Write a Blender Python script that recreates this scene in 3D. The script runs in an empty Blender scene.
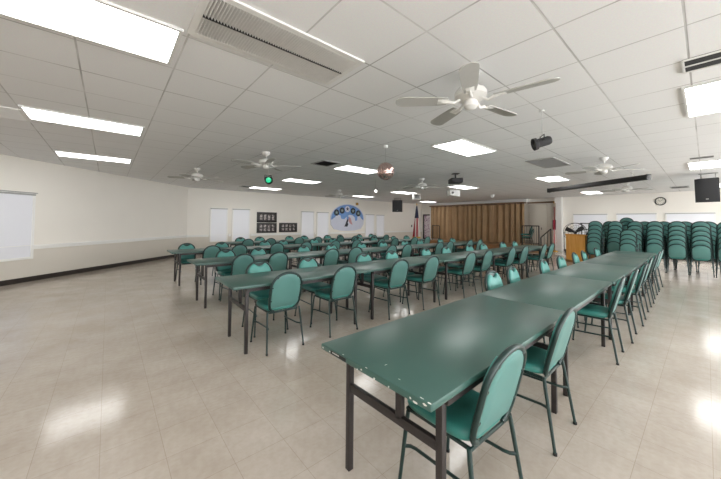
import bpy, bmesh, math, random
from mathutils import Vector, Matrix
random.seed(7)
C = bpy.context.scene.collection
PI = math.pi
R = math.radians
CEIL = 2.81
ORD = ['first', 'second', 'third', 'fourth', 'fifth', 'sixth', 'seventh', 'eighth', 'ninth', 'tenth', 'eleventh', 'twelfth']

# ------------------------------------------------------------------ materials
def new_mat(name):
    m = bpy.data.materials.new(name); m.use_nodes = True
    nt = m.node_tree; nt.nodes.clear()
    out = nt.nodes.new('ShaderNodeOutputMaterial')
    b = nt.nodes.new('ShaderNodeBsdfPrincipled')
    nt.links.new(b.outputs[0], out.inputs[0])
    return m, nt, b

def rgb(c): return (c[0], c[1], c[2], 1.0)

def mat(name, col, rough=.5, metal=0.0, spec=.5, vary=.06, scale=18.0, bump=0.0, bscale=120.0, emit=None):
    """plain procedural material: base colour slightly mottled by noise, optional fine bump"""
    m, nt, b = new_mat(name)
    tc = nt.nodes.new('ShaderNodeTexCoord')
    n = nt.nodes.new('ShaderNodeTexNoise'); n.inputs['Scale'].default_value = scale; n.inputs['Detail'].default_value = 3
    nt.links.new(tc.outputs['Object'], n.inputs['Vector'])
    mx = nt.nodes.new('ShaderNodeMix'); mx.data_type = 'RGBA'
    mx.inputs['A'].default_value = rgb([max(0, c * (1 - vary)) for c in col])
    mx.inputs['B'].default_value = rgb([min(1, c * (1 + vary)) for c in col])
    nt.links.new(n.outputs['Fac'], mx.inputs['Factor'])
    nt.links.new(mx.outputs['Result'], b.inputs['Base Color'])
    b.inputs['Roughness'].default_value = rough; b.inputs['Metallic'].default_value = metal
    b.inputs['Specular IOR Level'].default_value = spec
    if bump:
        n2 = nt.nodes.new('ShaderNodeTexNoise'); n2.inputs['Scale'].default_value = bscale; n2.inputs['Detail'].default_value = 2
        nt.links.new(tc.outputs['Object'], n2.inputs['Vector'])
        bp = nt.nodes.new('ShaderNodeBump'); bp.inputs['Strength'].default_value = bump; bp.inputs['Distance'].default_value = .004
        nt.links.new(n2.outputs['Fac'], bp.inputs['Height']); nt.links.new(bp.outputs[0], b.inputs['Normal'])
    if emit:
        b.inputs['Emission Color'].default_value = rgb(emit[0]); b.inputs['Emission Strength'].default_value = emit[1]
    return m

def floor_mat():
    m, nt, b = new_mat('vinyl_tile_floor')
    L = nt.links.new
    tc = nt.nodes.new('ShaderNodeTexCoord')
    br = nt.nodes.new('ShaderNodeTexBrick'); br.offset = 0; br.squash = 1
    br.inputs['Scale'].default_value = 1; br.inputs['Brick Width'].default_value = .305; br.inputs['Row Height'].default_value = .305
    br.inputs['Mortar Size'].default_value = .0016; br.inputs['Mortar Smooth'].default_value = .6; br.inputs['Bias'].default_value = 0
    br.inputs['Color1'].default_value = (.515, .462, .405, 1); br.inputs['Color2'].default_value = (.545, .492, .435, 1)
    br.inputs['Mortar'].default_value = (.38, .325, .265, 1)
    L(tc.outputs['Object'], br.inputs['Vector'])
    # cloudy wear
    n1 = nt.nodes.new('ShaderNodeTexNoise'); n1.inputs['Scale'].default_value = 1.6; n1.inputs['Detail'].default_value = 6; n1.inputs['Roughness'].default_value = .65
    L(tc.outputs['Object'], n1.inputs['Vector'])
    r1 = nt.nodes.new('ShaderNodeValToRGB'); r1.color_ramp.elements[0].position = .36; r1.color_ramp.elements[1].position = .66
    r1.color_ramp.elements[0].color = (.80, .77, .73, 1); r1.color_ramp.elements[1].color = (1, 1, 1, 1)
    L(n1.outputs['Fac'], r1.inputs[0])
    m1 = nt.nodes.new('ShaderNodeMix'); m1.data_type = 'RGBA'; m1.blend_type = 'MULTIPLY'; m1.inputs['Factor'].default_value = .8
    L(br.outputs['Color'], m1.inputs['A']); L(r1.outputs[0], m1.inputs['B'])
    # marbling of the tiles
    n2 = nt.nodes.new('ShaderNodeTexNoise'); n2.inputs['Scale'].default_value = 26; n2.inputs['Detail'].default_value = 5; n2.inputs['Distortion'].default_value = .15
    L(tc.outputs['Object'], n2.inputs['Vector'])
    r2 = nt.nodes.new('ShaderNodeValToRGB'); r2.color_ramp.elements[0].position = .33; r2.color_ramp.elements[1].position = .62
    r2.color_ramp.elements[0].color = (.86, .83, .79, 1); r2.color_ramp.elements[1].color = (1, 1, 1, 1)
    L(n2.outputs['Fac'], r2.inputs[0])
    m2 = nt.nodes.new('ShaderNodeMix'); m2.data_type = 'RGBA'; m2.blend_type = 'MULTIPLY'; m2.inputs['Factor'].default_value = .45
    L(m1.outputs['Result'], m2.inputs['A']); L(r2.outputs[0], m2.inputs['B'])
    # dark scuffs
    vo = nt.nodes.new('ShaderNodeTexNoise'); vo.inputs['Scale'].default_value = 9; vo.inputs['Detail'].default_value = 8; vo.inputs['Roughness'].default_value = .75
    L(tc.outputs['Object'], vo.inputs['Vector'])
    r3 = nt.nodes.new('ShaderNodeValToRGB'); r3.color_ramp.elements[0].position = .70; r3.color_ramp.elements[1].position = .76
    r3.color_ramp.elements[0].color = (0, 0, 0, 1); r3.color_ramp.elements[1].color = (.6, .6, .6, 1)
    L(vo.outputs['Fac'], r3.inputs[0])
    m3 = nt.nodes.new('ShaderNodeMix'); m3.data_type = 'RGBA'
    L(r3.outputs[0], m3.inputs['Factor']); L(m2.outputs['Result'], m3.inputs['A']); m3.inputs['B'].default_value = (.22, .17, .12, 1)
    L(m3.outputs['Result'], b.inputs['Base Color'])
    mr = nt.nodes.new('ShaderNodeMapRange'); mr.inputs['To Min'].default_value = .09; mr.inputs['To Max'].default_value = .21
    L(n1.outputs['Fac'], mr.inputs['Value']); L(mr.outputs[0], b.inputs['Roughness'])
    b.inputs['Specular IOR Level'].default_value = .5
    bp = nt.nodes.new('ShaderNodeBump'); bp.inputs['Strength'].default_value = .12; bp.inputs['Distance'].default_value = .01
    n4 = nt.nodes.new('ShaderNodeTexNoise'); n4.inputs['Scale'].default_value = 5; n4.inputs['Detail'].default_value = 3
    L(tc.outputs['Object'], n4.inputs['Vector']); L(n4.outputs['Fac'], bp.inputs['Height']); L(bp.outputs[0], b.inputs['Normal'])
    return m

def ceiling_mat():
    m, nt, b = new_mat('acoustic_ceiling_tile')
    L = nt.links.new
    tc = nt.nodes.new('ShaderNodeTexCoord')
    mp = nt.nodes.new('ShaderNodeMapping'); mp.inputs['Location'].default_value = (-.42 + .648 * 20, -.07 + .61 * 20, 0)
    L(tc.outputs['Object'], mp.inputs['Vector'])
    br = nt.nodes.new('ShaderNodeTexBrick'); br.offset = 0; br.squash = 1
    br.inputs['Scale'].default_value = 1; br.inputs['Brick Width'].default_value = .648; br.inputs['Row Height'].default_value = .61
    br.inputs['Mortar Size'].default_value = .008; br.inputs['Mortar Smooth'].default_value = .35; br.inputs['Bias'].default_value = -.2
    br.inputs['Color1'].default_value = (.87, .875, .875, 1); br.inputs['Color2'].default_value = (.85, .855, .855, 1)
    L(mp.outputs[0], br.inputs['Vector'])
    # the seams are tighter in some places and gape in others
    n = nt.nodes.new('ShaderNodeTexNoise'); n.inputs['Scale'].default_value = 1.3; n.inputs['Detail'].default_value = 4
    L(tc.outputs['Object'], n.inputs['Vector'])
    r = nt.nodes.new('ShaderNodeValToRGB'); r.color_ramp.elements[0].position = .38; r.color_ramp.elements[1].position = .64
    r.color_ramp.elements[0].color = (.74, .74, .73, 1); r.color_ramp.elements[1].color = (.45, .445, .435, 1)
    L(n.outputs['Fac'], r.inputs[0]); L(r.outputs[0], br.inputs['Mortar'])
    n2 = nt.nodes.new('ShaderNodeTexNoise'); n2.inputs['Scale'].default_value = 90; n2.inputs['Detail'].default_value = 2
    L(tc.outputs['Object'], n2.inputs['Vector'])
    mx = nt.nodes.new('ShaderNodeMix'); mx.data_type = 'RGBA'; mx.blend_type = 'MULTIPLY'; mx.inputs['Factor'].default_value = .12
    L(br.outputs['Color'], mx.inputs['A']); L(n2.outputs['Color'], mx.inputs['B'])
    L(mx.outputs['Result'], b.inputs['Base Color'])
    b.inputs['Roughness'].default_value = .85; b.inputs['Specular IOR Level'].default_value = .2
    iv = nt.nodes.new('ShaderNodeMath'); iv.operation = 'MULTIPLY_ADD'; iv.inputs[1].default_value = -1; iv.inputs[2].default_value = 1
    L(br.outputs['Fac'], iv.inputs[0])
    bp = nt.nodes.new('ShaderNodeBump'); bp.inputs['Strength'].default_value = .35; bp.inputs['Distance'].default_value = .006
    L(iv.outputs[0], bp.inputs['Height']); L(bp.outputs[0], b.inputs['Normal'])
    return m

def blind_mat(name='white_blind_slats', col=(.82, .82, .84), em=.16):
    m, nt, b = new_mat(name)
    L = nt.links.new
    tc = nt.nodes.new('ShaderNodeTexCoord')
    w = nt.nodes.new('ShaderNodeTexWave'); w.wave_type = 'BANDS'; w.bands_direction = 'Z'; w.wave_profile = 'SAW'
    w.inputs['Scale'].default_value = 6.3; w.inputs['Distortion'].default_value = 0
    L(tc.outputs['Object'], w.inputs['Vector'])
    bp = nt.nodes.new('ShaderNodeBump'); bp.inputs['Strength'].default_value = .25; bp.inputs['Distance'].default_value = .004
    L(w.outputs['Fac'], bp.inputs['Height']); L(bp.outputs[0], b.inputs['Normal'])
    b.inputs['Base Color'].default_value = rgb(col); b.inputs['Roughness'].default_value = .5
    b.inputs['Emission Color'].default_value = (.95, .97, 1, 1); b.inputs['Emission Strength'].default_value = em
    return m

def wood_mat(name, c1, c2, rough=.4, axis='Z', scale=4):
    m, nt, b = new_mat(name)
    L = nt.links.new
    tc = nt.nodes.new('ShaderNodeTexCoord')
    mp = nt.nodes.new('ShaderNodeMapping'); mp.inputs['Scale'].default_value = {'Z': (6, 6, .6), 'Y': (6, .6, 6), 'X': (.6, 6, 6)}[axis]
    L(tc.outputs['Object'], mp.inputs['Vector'])
    n = nt.nodes.new('ShaderNodeTexNoise'); n.inputs['Scale'].default_value = scale; n.inputs['Detail'].default_value = 6; n.inputs['Distortion'].default_value = .7
    L(mp.outputs[0], n.inputs['Vector'])
    r = nt.nodes.new('ShaderNodeValToRGB'); r.color_ramp.elements[0].position = .35; r.color_ramp.elements[1].position = .7
    r.color_ramp.elements[0].color = rgb(c1); r.color_ramp.elements[1].color = rgb(c2)
    L(n.outputs['Fac'], r.inputs[0]); L(r.outputs[0], b.inputs['Base Color'])
    b.inputs['Roughness'].default_value = rough
    return m

def blossom_mat():
    m, nt, b = new_mat('pink_blossom_print')
    L = nt.links.new
    tc = nt.nodes.new('ShaderNodeTexCoord')
    n = nt.nodes.new('ShaderNodeTexNoise'); n.inputs['Scale'].default_value = 5.5; n.inputs['Detail'].default_value = 4; n.inputs['Distortion'].default_value = 1.5
    L(tc.outputs['Object'], n.inputs['Vector'])
    r = nt.nodes.new('ShaderNodeValToRGB'); e = r.color_ramp.elements
    e[0].position = .50; e[0].color = (.72, .66, .70, 1); e[1].position = .60; e[1].color = (.42, .22, .38, 1)
    x = e.new(.66); x.color = (.22, .12, .20, 1)
    L(n.outputs['Fac'], r.inputs[0]); L(r.outputs[0], b.inputs['Base Color']); b.inputs['Roughness'].default_value = .4
    return m

def portrait_mat():
    """rows of small grey portraits on black"""
    m, nt, b = new_mat('portrait_prints')
    L = nt.links.new
    tc = nt.nodes.new('ShaderNodeTexCoord')
    v = nt.nodes.new('ShaderNodeTexNoise'); v.inputs['Scale'].default_value = 22; v.inputs['Detail'].default_value = 2
    L(tc.outputs['Object'], v.inputs['Vector'])
    r = nt.nodes.new('ShaderNodeValToRGB'); r.color_ramp.elements[0].position = .4; r.color_ramp.elements[1].position = .6
    r.color_ramp.elements[0].color = (.08, .06, .06, 1); r.color_ramp.elements[1].color = (.55, .5, .47, 1)
    L(v.outputs['Fac'], r.inputs[0]); L(r.outputs[0], b.inputs['Base Color']); b.inputs['Roughness'].default_value = .3
    return m

M = {}
M['floor'] = floor_mat()
M['ceiling'] = ceiling_mat()
M['wall'] = mat('cream_wall_paint', (.88, .85, .79), .6, vary=.02, scale=2, bump=.1, bscale=60)
M['wainscot'] = mat('beige_lower_wall', (.75, .71, .64), .6, vary=.02, scale=2, bump=.1, bscale=60)  # lower wall in a darker beige tone than above the rail
M['white'] = mat('white_paint', (.90, .90, .88), .45, vary=.02)
M['base'] = mat('dark_vinyl_base', (.035, .028, .024), .4)
M['blind'] = blind_mat(col=(.78, .79, .83), em=.10)
M['blind_added_glow'] = blind_mat('added_glowing_blind_slats', (.85, .85, .85), 7.6)  # strong glow for the added south windows, lifting ceiling and floor
M['blind_grey'] = blind_mat('pale_grey_blind_slats', (.70, .71, .76), .10)
M['lamp'] = mat('lit_diffuser', (.9, .9, .88), .4, emit=((.985, .985, .97), 8.4))
M['lampframe'] = mat('white_enamel', (.75, .75, .73), .4)
M['vent_grey'] = mat('grey_vent_metal', (.42, .42, .41), .5)
M['vent_dark'] = mat('dark_duct', (.03, .03, .03), .8)
M['vent_white'] = mat('white_vent_metal', (.76, .755, .73), .45)
M['tabletop'] = mat('dark_green_laminate', (.043, .104, .087), .34, spec=.6, vary=.10, scale=3, bump=.012, bscale=8)
M['table_leg'] = mat('dark_brown_steel', (.024, .019, .018), .45, vary=.2, scale=9)
M['chip'] = mat('worn_white_chips', (.68, .68, .64), .7)
M['label'] = mat('black_label', (.01, .01, .01), .5)
M['chair_frame'] = mat('dark_green_steel', (.007, .026, .023), .32, vary=.1)
M['vinyl_pad'] = mat('light_teal_vinyl', (.085, .31, .275), .38, vary=.1, scale=10, bump=.12, bscale=220)
M['vinyl'] = mat('teal_vinyl', (.040, .215, .185), .38, vary=.1, scale=10, bump=.12, bscale=220)
M['vinyl_back'] = mat('pale_teal_back_panel', (.085, .215, .195), .42, vary=.05, scale=8, bump=.08, bscale=220)
M['foot'] = mat('black_rubber', (.01, .01, .01), .7)
M['black'] = mat('black_metal', (.012, .012, .013), .4)
M['black_matte'] = mat('black_plastic', (.018, .018, .02), .65, bump=.1)
M['grille'] = mat('black_speaker_grille', (.022, .023, .026), .6, bump=.3, bscale=400)
M['chrome'] = mat('bright_steel', (.7, .7, .7), .25, metal=1)
M['fan_white'] = mat('fan_white_enamel', (.80, .79, .76), .35)
M['fan_blade'] = mat('fan_blade_off_white', (.44, .435, .41), .5)
M['green_lens'] = mat('green_lens', (.02, .5, .22), .2, emit=((.05, .8, .4), .5))
M['white_lens'] = mat('bright_lens', (.9, .9, .85), .2, emit=((1, .97, .9), 3.0))
M['grey_lens'] = mat('dull_lens', (.16, .16, .15), .15)
M['mirror'] = mat('pink_lit_mirror_tiles', (.86, .62, .58), .12, metal=1, vary=.2, scale=25)  # pink light reflected by the ball is put into the tile colour
M['curtain'] = mat('tan_curtain_cloth', (.42, .28, .155), .8, vary=.22, scale=2, bump=.2)
M['brown_wood'] = wood_mat('brown_track_wood', (.16, .09, .045), (.24, .14, .07), .5, 'Y')
M['stage_wood'] = wood_mat('orange_stage_wood', (.26, .12, .045), (.36, .18, .07), .45, 'Y')
M['stage_floor'] = wood_mat('stage_floor_boards', (.30, .17, .085), (.40, .25, .13), .4, 'Y')
M['lectern'] = wood_mat('orange_oak', (.76, .35, .06), (.88, .46, .11), .4, 'Z', 3)
M['lectern_side'] = wood_mat('brown_oak', (.26, .12, .035), (.34, .16, .05), .45, 'Z', 3)
M['flag_navy'] = mat('navy_flag_cloth', (.02, .025, .06), .8)
M['flag_red'] = mat('red_flag_cloth', (.42, .03, .045), .8)
M['flag_white'] = mat('white_flag_cloth', (.75, .70, .66), .8)
M['gold'] = mat('gold_fringe', (.62, .36, .06), .4, metal=.4)
M['pole'] = wood_mat('brown_flag_pole', (.2, .1, .05), (.3, .16, .08), .4, 'Z')
M['maroon'] = mat('maroon_cloth', (.16, .012, .04), .8)
M['blossom'] = blossom_mat()
M['portrait'] = portrait_mat()
M['board'] = mat('black_display_board', (.02, .016, .016), .4)
M['mural_blue'] = mat('mural_blue', (.17, .33, .66), .55, vary=.3, scale=4)
M['mural_white'] = mat('mural_pale_blue', (.66, .69, .80), .55, vary=.08, scale=3)
M['mural_dark'] = mat('mural_dark', (.02, .025, .04), .5)
M['mural_pink'] = mat('mural_flag_pink', (.55, .30, .32), .5, vary=.4, scale=14)
M['mural_teal'] = mat('mural_grey_green', (.30, .38, .36), .5)
M['cream_door'] = mat('cream_door_paint', (.72, .68, .60), .5, vary=.02)
M['clock_face'] = mat('clock_face_ivory', (.72, .70, .63), .4)
M['screen_case'] = mat('black_screen_case', (.010, .009, .009), .6)
M['white_plastic'] = mat('white_plastic', (.82, .82, .80), .4)

# ------------------------------------------------------------------ mesh builders
class MB:
    def __init__(s): s.v = []; s.f = []; s.mi = []
    def add(s, vs, fs, mi=0):
        o = len(s.v); s.v += [tuple(p) for p in vs]; s.f += [tuple(i + o for i in f) for f in fs]; s.mi += [mi] * len(fs); return s
    def box(s, c, d, mi=0, mtx=None, ch=0):
        x, y, z = d[0] / 2, d[1] / 2, d[2] / 2
        bm = bmesh.new()
        vs = [bm.verts.new(p) for p in [(-x,-y,-z),(x,-y,-z),(x,y,-z),(-x,y,-z),(-x,-y,z),(x,-y,z),(x,y,z),(-x,y,z)]]
        for f in [(3,2,1,0),(4,5,6,7),(0,1,5,4),(1,2,6,5),(2,3,7,6),(3,0,4,7)]: bm.faces.new([vs[i] for i in f])
        if ch: bmesh.ops.bevel(bm, geom=bm.edges[:], offset=ch, segments=2, affect='EDGES', profile=.5)
        bm.verts.index_update()
        pts = [Vector(v.co) for v in bm.verts]; fs = [[v.index for v in f.verts] for f in bm.faces]
        bm.free()
        m = mtx or Matrix()
        return s.add([(m @ p) + Vector(c) for p in pts], fs, mi)
    def tube(s, pts, r, n=8, closed=False, mi=0, cap=True):
        pts = [Vector(p) for p in pts]; k = len(pts)
        rr = r if isinstance(r, (list, tuple)) else [r] * k
        rings = []; up = None
        for i in range(k):
            a = pts[(i - 1) % k] if (closed or i > 0) else pts[i]
            b = pts[(i + 1) % k] if (closed or i < k - 1) else pts[i]
            t = (b - a).normalized()
            if up is None:
                up = Vector((0, 0, 1)) if abs(t.z) < .9 else Vector((1, 0, 0))
            x = t.cross(up)
            if x.length < 1e-4: x = t.cross(Vector((0, 1, 0)))
            x.normalize(); y = x.cross(t).normalized(); up = y
            rings.append([pts[i] + rr[i] * (math.cos(2*PI*j/n) * x + math.sin(2*PI*j/n) * y) for j in range(n)])
        vs = [p for rg in rings for p in rg]; fs = []
        for i in range(k if closed else k - 1):
            a, b = i * n, ((i + 1) % k) * n
            for j in range(n): fs.append((a + j, a + (j+1) % n, b + (j+1) % n, b + j))
        if cap and not closed:
            fs.append(tuple(range(n - 1, -1, -1))); fs.append(tuple((k - 1) * n + j for j in range(n)))
        return s.add(vs, fs, mi)
    def lathe(s, prof, n=24, c=(0,0,0), mtx=None, mi=0):
        m = mtx or Matrix(); vs = []; fs = []
        for r, z in prof:
            for j in range(n): vs.append(m @ Vector((r*math.cos(2*PI*j/n), r*math.sin(2*PI*j/n), z)) + Vector(c))
        for i in range(len(prof) - 1):
            for j in range(n): fs.append((i*n+j, i*n+(j+1) % n, (i+1)*n+(j+1) % n, (i+1)*n+j))
        fs.append(tuple(range(n - 1, -1, -1))); fs.append(tuple((len(prof)-1)*n + j for j in range(n)))
        return s.add(vs, fs, mi)
    def prism(s, outline, fn, d0, d1, mi=0):
        """outline of 2D points, fn(a, b, d) -> 3D, extruded from d0 to d1"""
        n = len(outline)
        vs = [fn(a, b, d0) for a, b in outline] + [fn(a, b, d1) for a, b in outline]
        fs = [tuple(range(n - 1, -1, -1)), tuple(range(n, 2*n))] + [(i, (i+1) % n, n + (i+1) % n, n + i) for i in range(n)]
        return s.add(vs, fs, mi)
    def rings(s, rings, mi=0, cap=True):
        n = len(rings[0]); vs = [p for r in rings for p in r]; fs = []
        for i in range(len(rings) - 1):
            for j in range(n): fs.append((i*n+j, i*n+(j+1) % n, (i+1)*n+(j+1) % n, (i+1)*n+j))
        if cap: fs.append(tuple(range(n-1, -1, -1))); fs.append(tuple((len(rings)-1)*n+j for j in range(n)))
        return s.add(vs, fs, mi)
    def build(s, name, m, parent=None, loc=(0,0,0), smooth=40):
        me = bpy.data.meshes.new(name); me.from_pydata(s.v, [], s.f)
        for x in (m if isinstance(m, (list, tuple)) else [m]): me.materials.append(x)
        me.polygons.foreach_set('material_index', s.mi)
        bm = bmesh.new(); bm.from_mesh(me); bmesh.ops.recalc_face_normals(bm, faces=bm.faces[:]); bm.to_mesh(me); bm.free()
        if smooth:
            me.polygons.foreach_set('use_smooth', [True] * len(me.polygons)); me.set_sharp_from_angle(angle=R(smooth))
        me.update()
        o = bpy.data.objects.new(name, me); C.objects.link(o); o.location = loc
        if parent: o.parent = parent
        return o

def tag(o, label, cat, group=None, kind=None):
    o['label'] = label; o['category'] = cat
    if group: o['group'] = group
    if kind: o['kind'] = kind
    return o
def thing(name, label, cat, loc=(0,0,0), rz=0, group=None):
    o = bpy.data.objects.new(name, None); C.objects.link(o); o.empty_display_size = .1
    o.location = loc; o.rotation_euler = (0, 0, rz)
    return tag(o, label, cat, group)
def struct(o): o['kind'] = 'structure'; return o
def dup(root, loc, rz, label, group=None, cat=None, rot=None):
    r = root.copy(); C.objects.link(r); r.location = loc; r.rotation_euler = rot or (0, 0, rz); r['label'] = label
    if group: r['group'] = group
    for ch in list(root.children):
        c = ch.copy(); C.objects.link(c); c.parent = r
        for g in ch.children:
            d = g.copy(); C.objects.link(d); d.parent = c
    return r

# ------------------------------------------------------------------ room shell
def slab(name, poly, z0, z1, m):
    return struct(MB().prism(poly, lambda a, b, d: Vector((a, b, d)), z0, z1).build(name, m, smooth=0))
XW, YS, XE, YN = -5.5, -4.2, 18.1, 14.0         # west, south, stage end, mural wall
ROOM = [(XW, YS), (XE, YS), (XE, YN), (2.5, YN), (XW, 6.0)]
slab('floor', [(XW-.2, YS-.2), (XE+.2, YS-.2), (XE+.2, YN+.2), (2.4, YN+.2), (XW-.2, 6.1)], -.1, 0, M['floor'])
slab('ceiling', [(XW-.2, YS-.2), (XE+.2, YS-.2), (XE+.2, YN+.2), (2.4, YN+.2), (XW-.2, 6.1)], CEIL, CEIL+.1, M['ceiling'])
def wall(name, p, q, rail=.79):
    """wall slab standing outside the line p->q (room on its left), cream above the rail and beige below"""
    p, q = Vector((p[0], p[1], 0)), Vector((q[0], q[1], 0)); d = (q-p).normalized(); n = Vector((d.y, -d.x, 0))
    b = MB()
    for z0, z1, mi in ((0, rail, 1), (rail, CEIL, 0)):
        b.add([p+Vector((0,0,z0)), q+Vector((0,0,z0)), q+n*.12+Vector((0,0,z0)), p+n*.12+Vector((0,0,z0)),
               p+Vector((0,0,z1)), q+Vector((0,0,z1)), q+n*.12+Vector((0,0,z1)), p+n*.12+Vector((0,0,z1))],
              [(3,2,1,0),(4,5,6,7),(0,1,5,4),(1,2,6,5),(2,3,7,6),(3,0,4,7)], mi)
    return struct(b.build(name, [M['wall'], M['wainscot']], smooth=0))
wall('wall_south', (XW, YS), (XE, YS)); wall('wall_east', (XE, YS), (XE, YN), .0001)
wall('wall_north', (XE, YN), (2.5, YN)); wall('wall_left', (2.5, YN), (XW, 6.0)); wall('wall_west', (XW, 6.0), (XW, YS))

def strip(name, p, q, z0, z1, dep, m):
    """trim running along a wall, standing into the room by dep"""
    p, q = Vector((p[0], p[1], 0)), Vector((q[0], q[1], 0)); d = (q-p).normalized(); n = Vector((-d.y, d.x, 0)) * dep
    b = MB().add([p+Vector((0,0,z0)), q+Vector((0,0,z0)), q+n+Vector((0,0,z0)), p+n+Vector((0,0,z0)),
                  p+Vector((0,0,z1)), q+Vector((0,0,z1)), q+n+Vector((0,0,z1)), p+n+Vector((0,0,z1))],
                 [(3,2,1,0),(4,5,6,7),(0,1,5,4),(1,2,6,5),(2,3,7,6),(3,0,4,7)])
    return struct(b.build(name, m, smooth=0))
strip('baseboard_left', (2.5, YN), (XW, 6.0), 0, .11, .015, M['base'])
strip('baseboard_north', (XE, YN), (2.5, YN), 0, .11, .015, M['base'])
strip('baseboard_east', (XE, YS), (XE, 4.85), 0, .11, .015, M['base'])
strip('baseboard_south', (XW, YS), (XE, YS), 0, .11, .015, M['base'])
strip('baseboard_west', (XW, 6.0), (XW, YS), 0, .11, .015, M['base'])
# chair rails (interrupted by the windows)
s2 = math.sqrt(.5)
A = lambda x: (x, x + 11.5)
k = 1
def rail(p, q):
    global k
    strip('trim_%d' % k, p, q, .735, .805, .03, M['white']); strip('trim_%d' % (k+1), p, q, .805, .83, .05, M['white']); k += 2
rail((2.5, YN), A(-1.32)); rail(A(-3.0), (XW, 6.0))
wins = [(3.36, 4.10), (4.28, 5.09), (7.80, 8.60), (8.77, 9.56), (12.34, 13.12), (13.29, 14.03)]
edges = [2.5] + [x for w in wins for x in (w[0]-.04, w[1]+.04)] + [XE]
for i in range(0, len(edges), 2): rail((edges[i+1], YN), (edges[i], YN))

# ------------------------------------------------------------------ windows
def window(n, c, w, z0, z1, ang, blind, sill=True):
    """frame standing on a wall; local x along the wall, local -y into the room"""
    b = MB(); t = .05
    for x in (-w/2 + t/2, w/2 - t/2): b.box((x, -.02, (z0+z1)/2), (t, .04, z1-z0))
    for z in (z0 + t/2, z1 - t/2): b.box((0, -.02, z), (w - 2*t, .04, t))
    fr = struct(b.build('window_%d' % n, M['white'], smooth=0)); fr.location = c; fr.rotation_euler = (0, 0, ang)
    MB().box((0, -.022, (z0+z1)/2 - .01), (w - .07, .012, z1 - z0 - .06)).build('blind', blind, fr, smooth=0)
    MB().box((0, -.045, z1 - .035), (w - .02, .03, .035), ch=.004).build('head_rail', M['vent_grey'], fr)
    MB().box((0, -.04, z0 + .31), (w - .08, .02, .012)).build('bottom_rail', M['white'], fr, smooth=0)
    return fr
for i, (a, b_) in enumerate(wins): window(i+1, ((a+b_)/2, YN, 0), b_-a, .50, 2.0 - .012*max(0, a-7), 0, M['blind'])
wl = window(7, ((-1.32-2.75)/2, (-1.32-2.75)/2 + 11.5, 0), 1.43/s2, .52, 2.03, R(45), M['blind_grey'])
MB().box((0, -.05, 2.035), (1.43/s2+.03, .05, .02)).build('valance', M['vent_grey'], wl, smooth=0)
for i, (a, b_) in enumerate([(3.04, 4.43), (1.38, 2.74), (-.25, 1.14), (-1.9, -.5)]):
    window(8+i, (XE, (a+b_)/2, 0), b_-a, .62, 1.93, -PI/2, M['blind'])
for i, x in enumerate((-2.6, 1.6, 5.8, 10.0, 14.2)):  # unseen windows, added behind the camera to brighten the room
    window(12+i, (x, YS, 0), 3.6, .50, 2.35, PI, M['blind_added_glow'])

# ------------------------------------------------------------------ stage end
def sbox(name, lo, hi, m, ch=0):
    c = [(a+b)/2 for a, b in zip(lo, hi)]; d = [b-a for a, b in zip(lo, hi)]
    return struct(MB().box((0,0,0), d, ch=ch).build(name, m, loc=c, smooth=0))
ST = .28
st = struct(MB().box((17.15, 8.65, ST/2-.02), (1.9, 6.7, ST-.04)).build('stage', M['stage_wood'], smooth=0))
MB().box((17.13, 8.65, ST-.02), (1.94, 6.74, .04), ch=.006).build('stage_boards', M['stage_floor'], st)
sbox('stage_step', (15.9, 5.3, 0), (16.19, 6.2, .14), M['stage_floor'])
sbox('wall_pillar', (17.8, 4.86, 0), (XE, 5.16, CEIL), M['white'])
sbox('wall_return', (17.75, 12.86, 0), (XE, 13.03, CEIL), M['white'])
sbox('wall_header', (17.75, 6.53, 2.62), (XE, 12.86, CEIL), M['white'])
sbox('trim_41', (17.98, 5.16, 2.545), (XE, 6.53, 2.62), M['brown_wood'])
sbox('trim_40', (17.46, 6.53, 2.545), (17.75, 12.86, 2.62), M['brown_wood'])
d = sbox('door_1', (18.02, 5.20, .0), (18.1, 6.5, 2.5), M['cream_door'])
for y in (5.40, 6.04):
    MB().box((-.045, y - 5.85, 0), (.012, .36 if y < 5.5 else .86, 2.46), ch=.004).build('door_leaf', M['cream_door'], d)
MB().box((-.06, .0, -.1), (.03, .025, .12), ch=.004).build('door_pull', M['black'], d)

# curtain: one long pleated sheet in two overlapping halves
cu = thing('stage_curtain', 'long tan pleated curtain closing off the stage', 'curtain', (17.62, 9.7, ST))
def pleats(y0, y1, xo):
    top, bot, n = 2.54 - ST, .015, int((y1-y0)/.012); b = MB(); rings = []
    for i in range(n+1):
        t = i/n; y = y0 + (y1-y0)*t
        w = .20*(1 - abs(math.sin(y*8.5 + 1.1*math.sin(y*2.3))))**1.6 + .05*(1 - abs(math.sin(y*19 + .8*math.sin(y*5.1)))) + math.sin(y*3.3)*.02 - .05
        rings.append([Vector((xo+w*.8, y, top)), Vector((xo+w*1.0, y, top*.5)), Vector((xo+w*1.15, y+.008*math.sin(y*31), bot)),
                      Vector((xo+w*1.15+.008, y+.008*math.sin(y*31), bot)), Vector((xo+w+.008, y, top*.5)), Vector((xo+w*.8+.008, y, top))])
    b.rings(rings); return b
pleats(-3.12, .0, 0).build('curtain_half', M['curtain'], cu, smooth=60)
pleats(.0, 3.1, -.02).build('curtain_half', M['curtain'], cu, smooth=60)
MB().tube([(-.02, -3.13, 2.245), (-.02, 3.12, 2.245)], .012).build('curtain_rod', M['black'], cu)

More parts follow.
